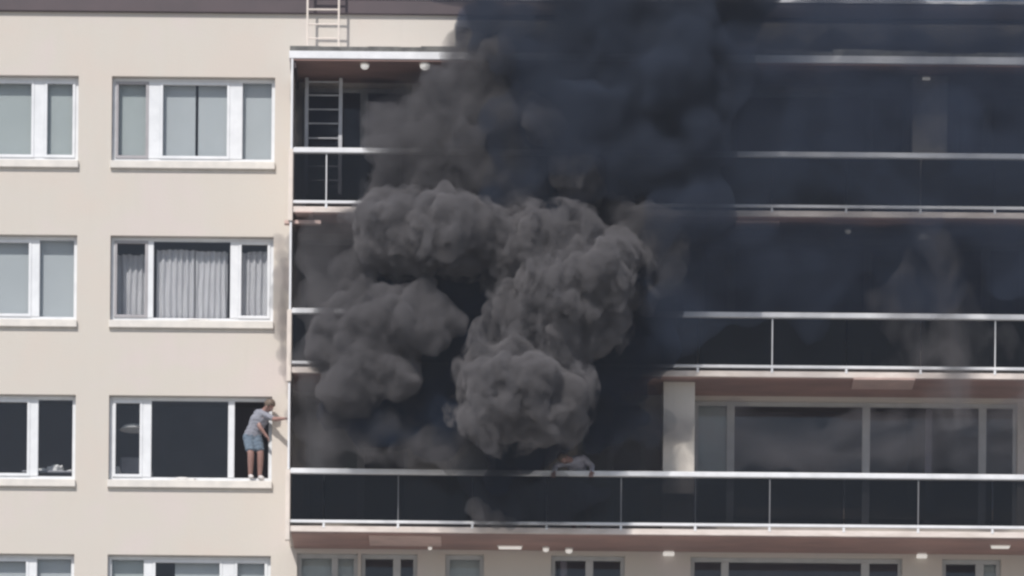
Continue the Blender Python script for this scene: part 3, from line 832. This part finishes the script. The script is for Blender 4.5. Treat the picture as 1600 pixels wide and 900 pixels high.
dark_in = [(px, py + random.uniform(-8, 8), -.66, random.uniform(66, 76)) for py in (160, 262, 390, 480) for px in range(760, 1760, 82)]
smoke("smoke", dark_in, V_BACK, "dark smoke filling the upper balconies behind their rails at right", voxel=.08, kids=2, seed=27, squash=.62, back=-.015, disp=(.08, .04))
smoke("smoke", [(px, 50 + random.uniform(-10, 10), -.55, random.uniform(50, 62)) for px in range(760, 1760, 60)], V_STRIP, "dark smoke lying on the canopy against the top wall", voxel=.08, kids=3, seed=28, squash=.7, back=-.015, disp=(.08, .04))
smoke("smoke", [(490, 150, -.22, 40), (540, 150, -.22, 44), (595, 150, -.22, 44), (500, 200, -.22, 42), (560, 205, -.22, 44), (610, 215, -.22, 40), (500, 255, -.22, 40), (560, 265, -.22, 40)], V_BACK, "dark smoke between the upper-left window and the ladder", voxel=.05, kids=3, seed=29, squash=.35, back=-.015, disp=(.03, .02), warp=.06)
black = [(600, 455, -1.75, 50), (680, 470, -1.75, 55), (740, 470, -1.75, 60), (740, 540, -1.75, 50), (680, 600, -1.75, 60), (600, 650, -1.7, 56), (520, 650, -1.6, 34), (680, 670, -1.75, 50),
         (800, 560, -1.75, 60), (950, 600, -1.7, 60), (960, 660, -1.65, 46), (880, 350, -1.8, 70), (800, 330, -1.8, 60), (1000, 540, -1.7, 56), (1000, 470, -1.7, 60), (640, 440, -1.75, 45), (900, 320, -1.8, 70), (980, 400, -1.75, 60)]
smoke("smoke", black, V_BLACK, "black smoke core filling the gaps between the grey billows", voxel=.07, kids=5, seed=31, squash=.5, back=-1.37, warp=.25)
pour = [(780, 700, -1.72, 34), (830, 702, -1.72, 34), (880, 690, -1.6, 18), (775, 745, -1.72, 26), (800, 735, -1.7, 22)]
smoke("smoke", pour, V_BLACK, "black smoke pouring over the lowest handrail", voxel=.05, kids=6, seed=33, squash=.6, back=-1.37, warp=.2)
smoke("smoke", [(755, 808, -1.62, 18), (778, 815, -1.62, 15), (800, 820, -1.6, 11), (745, 795, -1.62, 15), (820, 822, -1.58, 8)], V_SOFT, "small grey wisp of smoke hanging over the lowest slab edge", voxel=.03, seed=35, disp=(.03, .02), warp=.06)
def spread(pts):
    return [(px, py, -2.25 + random.uniform(-.15, .1), r) for (px, py, r) in pts]
random.seed(77)
smoke("smoke", spread([(775, 10, 60), (770, 60, 44), (840, 60, 100), (930, 80, 130), (1060, 60, 130), (840, -70, 120), (980, -80, 150), (1130, -60, 120), (900, 210, 130), (1020, 220, 110), (1060, 320, 70), (1010, 420, 60), (850, 250, 110), (900, 150, 120), (1110, 130, 90)]),
      V_VEIL, "dense dark smoke rising beside the grey billows in the middle of the top", voxel=.09, kids=6, seed=41, squash=.42, disp=(.16, .1, .04), freq=(.8, 2.0, 5), warp=.6)
smoke("smoke", spread([(1150, -90, 150), (1350, -90, 150), (1560, -90, 150), (1240, 60, 150), (1400, 70, 150), (1560, 70, 150), (1700, 70, 150), (1160, 220, 145), (1340, 230, 145), (1520, 230, 140), (1680, 230, 140),
                       (1130, 365, 125), (1280, 375, 115), (1450, 370, 110), (1600, 370, 110), (1080, 480, 80), (1190, 460, 60)]),
      V_FAR, "thin dark veil of smoke across the upper balconies at right", voxel=.11, kids=6, seed=42, squash=.42, disp=(.2, .1, .04), freq=(.8, 2.0, 5), warp=.6)
smoke("smoke", [(845, 775, -1.7, 38), (905, 770, -1.66, 36), (800, 780, -1.7, 44), (760, 760, -1.7, 40), (880, 800, -1.65, 24), (1000, 650, -1.6, 44), (960, 690, -1.6, 30), (760, 720, -1.7, 36)], V_DIM, "thin black smoke around the crouching person at the handrail", voxel=.05, seed=44, squash=.6, warp=.25)
smoke("smoke", [(1460, 430, -1.75, 60), (1480, 500, -1.75, 62), (1500, 570, -1.75, 62), (1490, 630, -1.75, 60), (1420, 480, -1.75, 50), (1550, 540, -1.75, 55), (1560, 620, -1.75, 55), (1400, 560, -1.75, 50)], V_MIST, "faint column of smoke crossing the middle rail at right", kids=5, squash=.6, voxel=.06, seed=43, warp=.4)
smoke("smoke", [(437, 378, -.3, 12), (440, 400, -.3, 15), (438, 425, -.3, 16), (441, 450, -.28, 16), (438, 475, -.28, 14), (442, 500, -.25, 12), (440, 525, -.25, 12), (441, 550, -.25, 11), (443, 575, -.25, 9)], V_WISP, "thin wisp of smoke on the cream wall beside the balcony corner", voxel=.035, seed=45, disp=(.03, .02, .01), back=-.02, warp=.08)
smoke("smoke", [(u, 690 + random.uniform(-12, 12), -.85, random.uniform(46, 56)) for u in range(960, 1660, 62)], V_LINGER, "grey smoke lingering inside the lowest balcony in front of its windows", voxel=.07, kids=4, seed=47, squash=.45, back=-.44, warp=.3)

# thin haze added to lift the blacks, between the street camera and the facade
hz = MB().box(-60, 60, -97, 16, -1, 40).build("haze", None)
hm_ = bpy.data.materials.new("haze"); hm_.use_nodes = True; nt = hm_.node_tree
for n in list(nt.nodes): nt.nodes.remove(n)
ho = nt.nodes.new("ShaderNodeOutputMaterial"); hv = nt.nodes.new("ShaderNodeVolumePrincipled")
hv.inputs["Color"].default_value = (.80, .86, 1, 1); hv.inputs["Density"].default_value = .00030; hv.inputs["Density Attribute"].default_value = ""
nt.links.new(hv.outputs[0], ho.inputs["Volume"]); hz.data.materials.append(hm_)
tag(hz, kind="stuff")
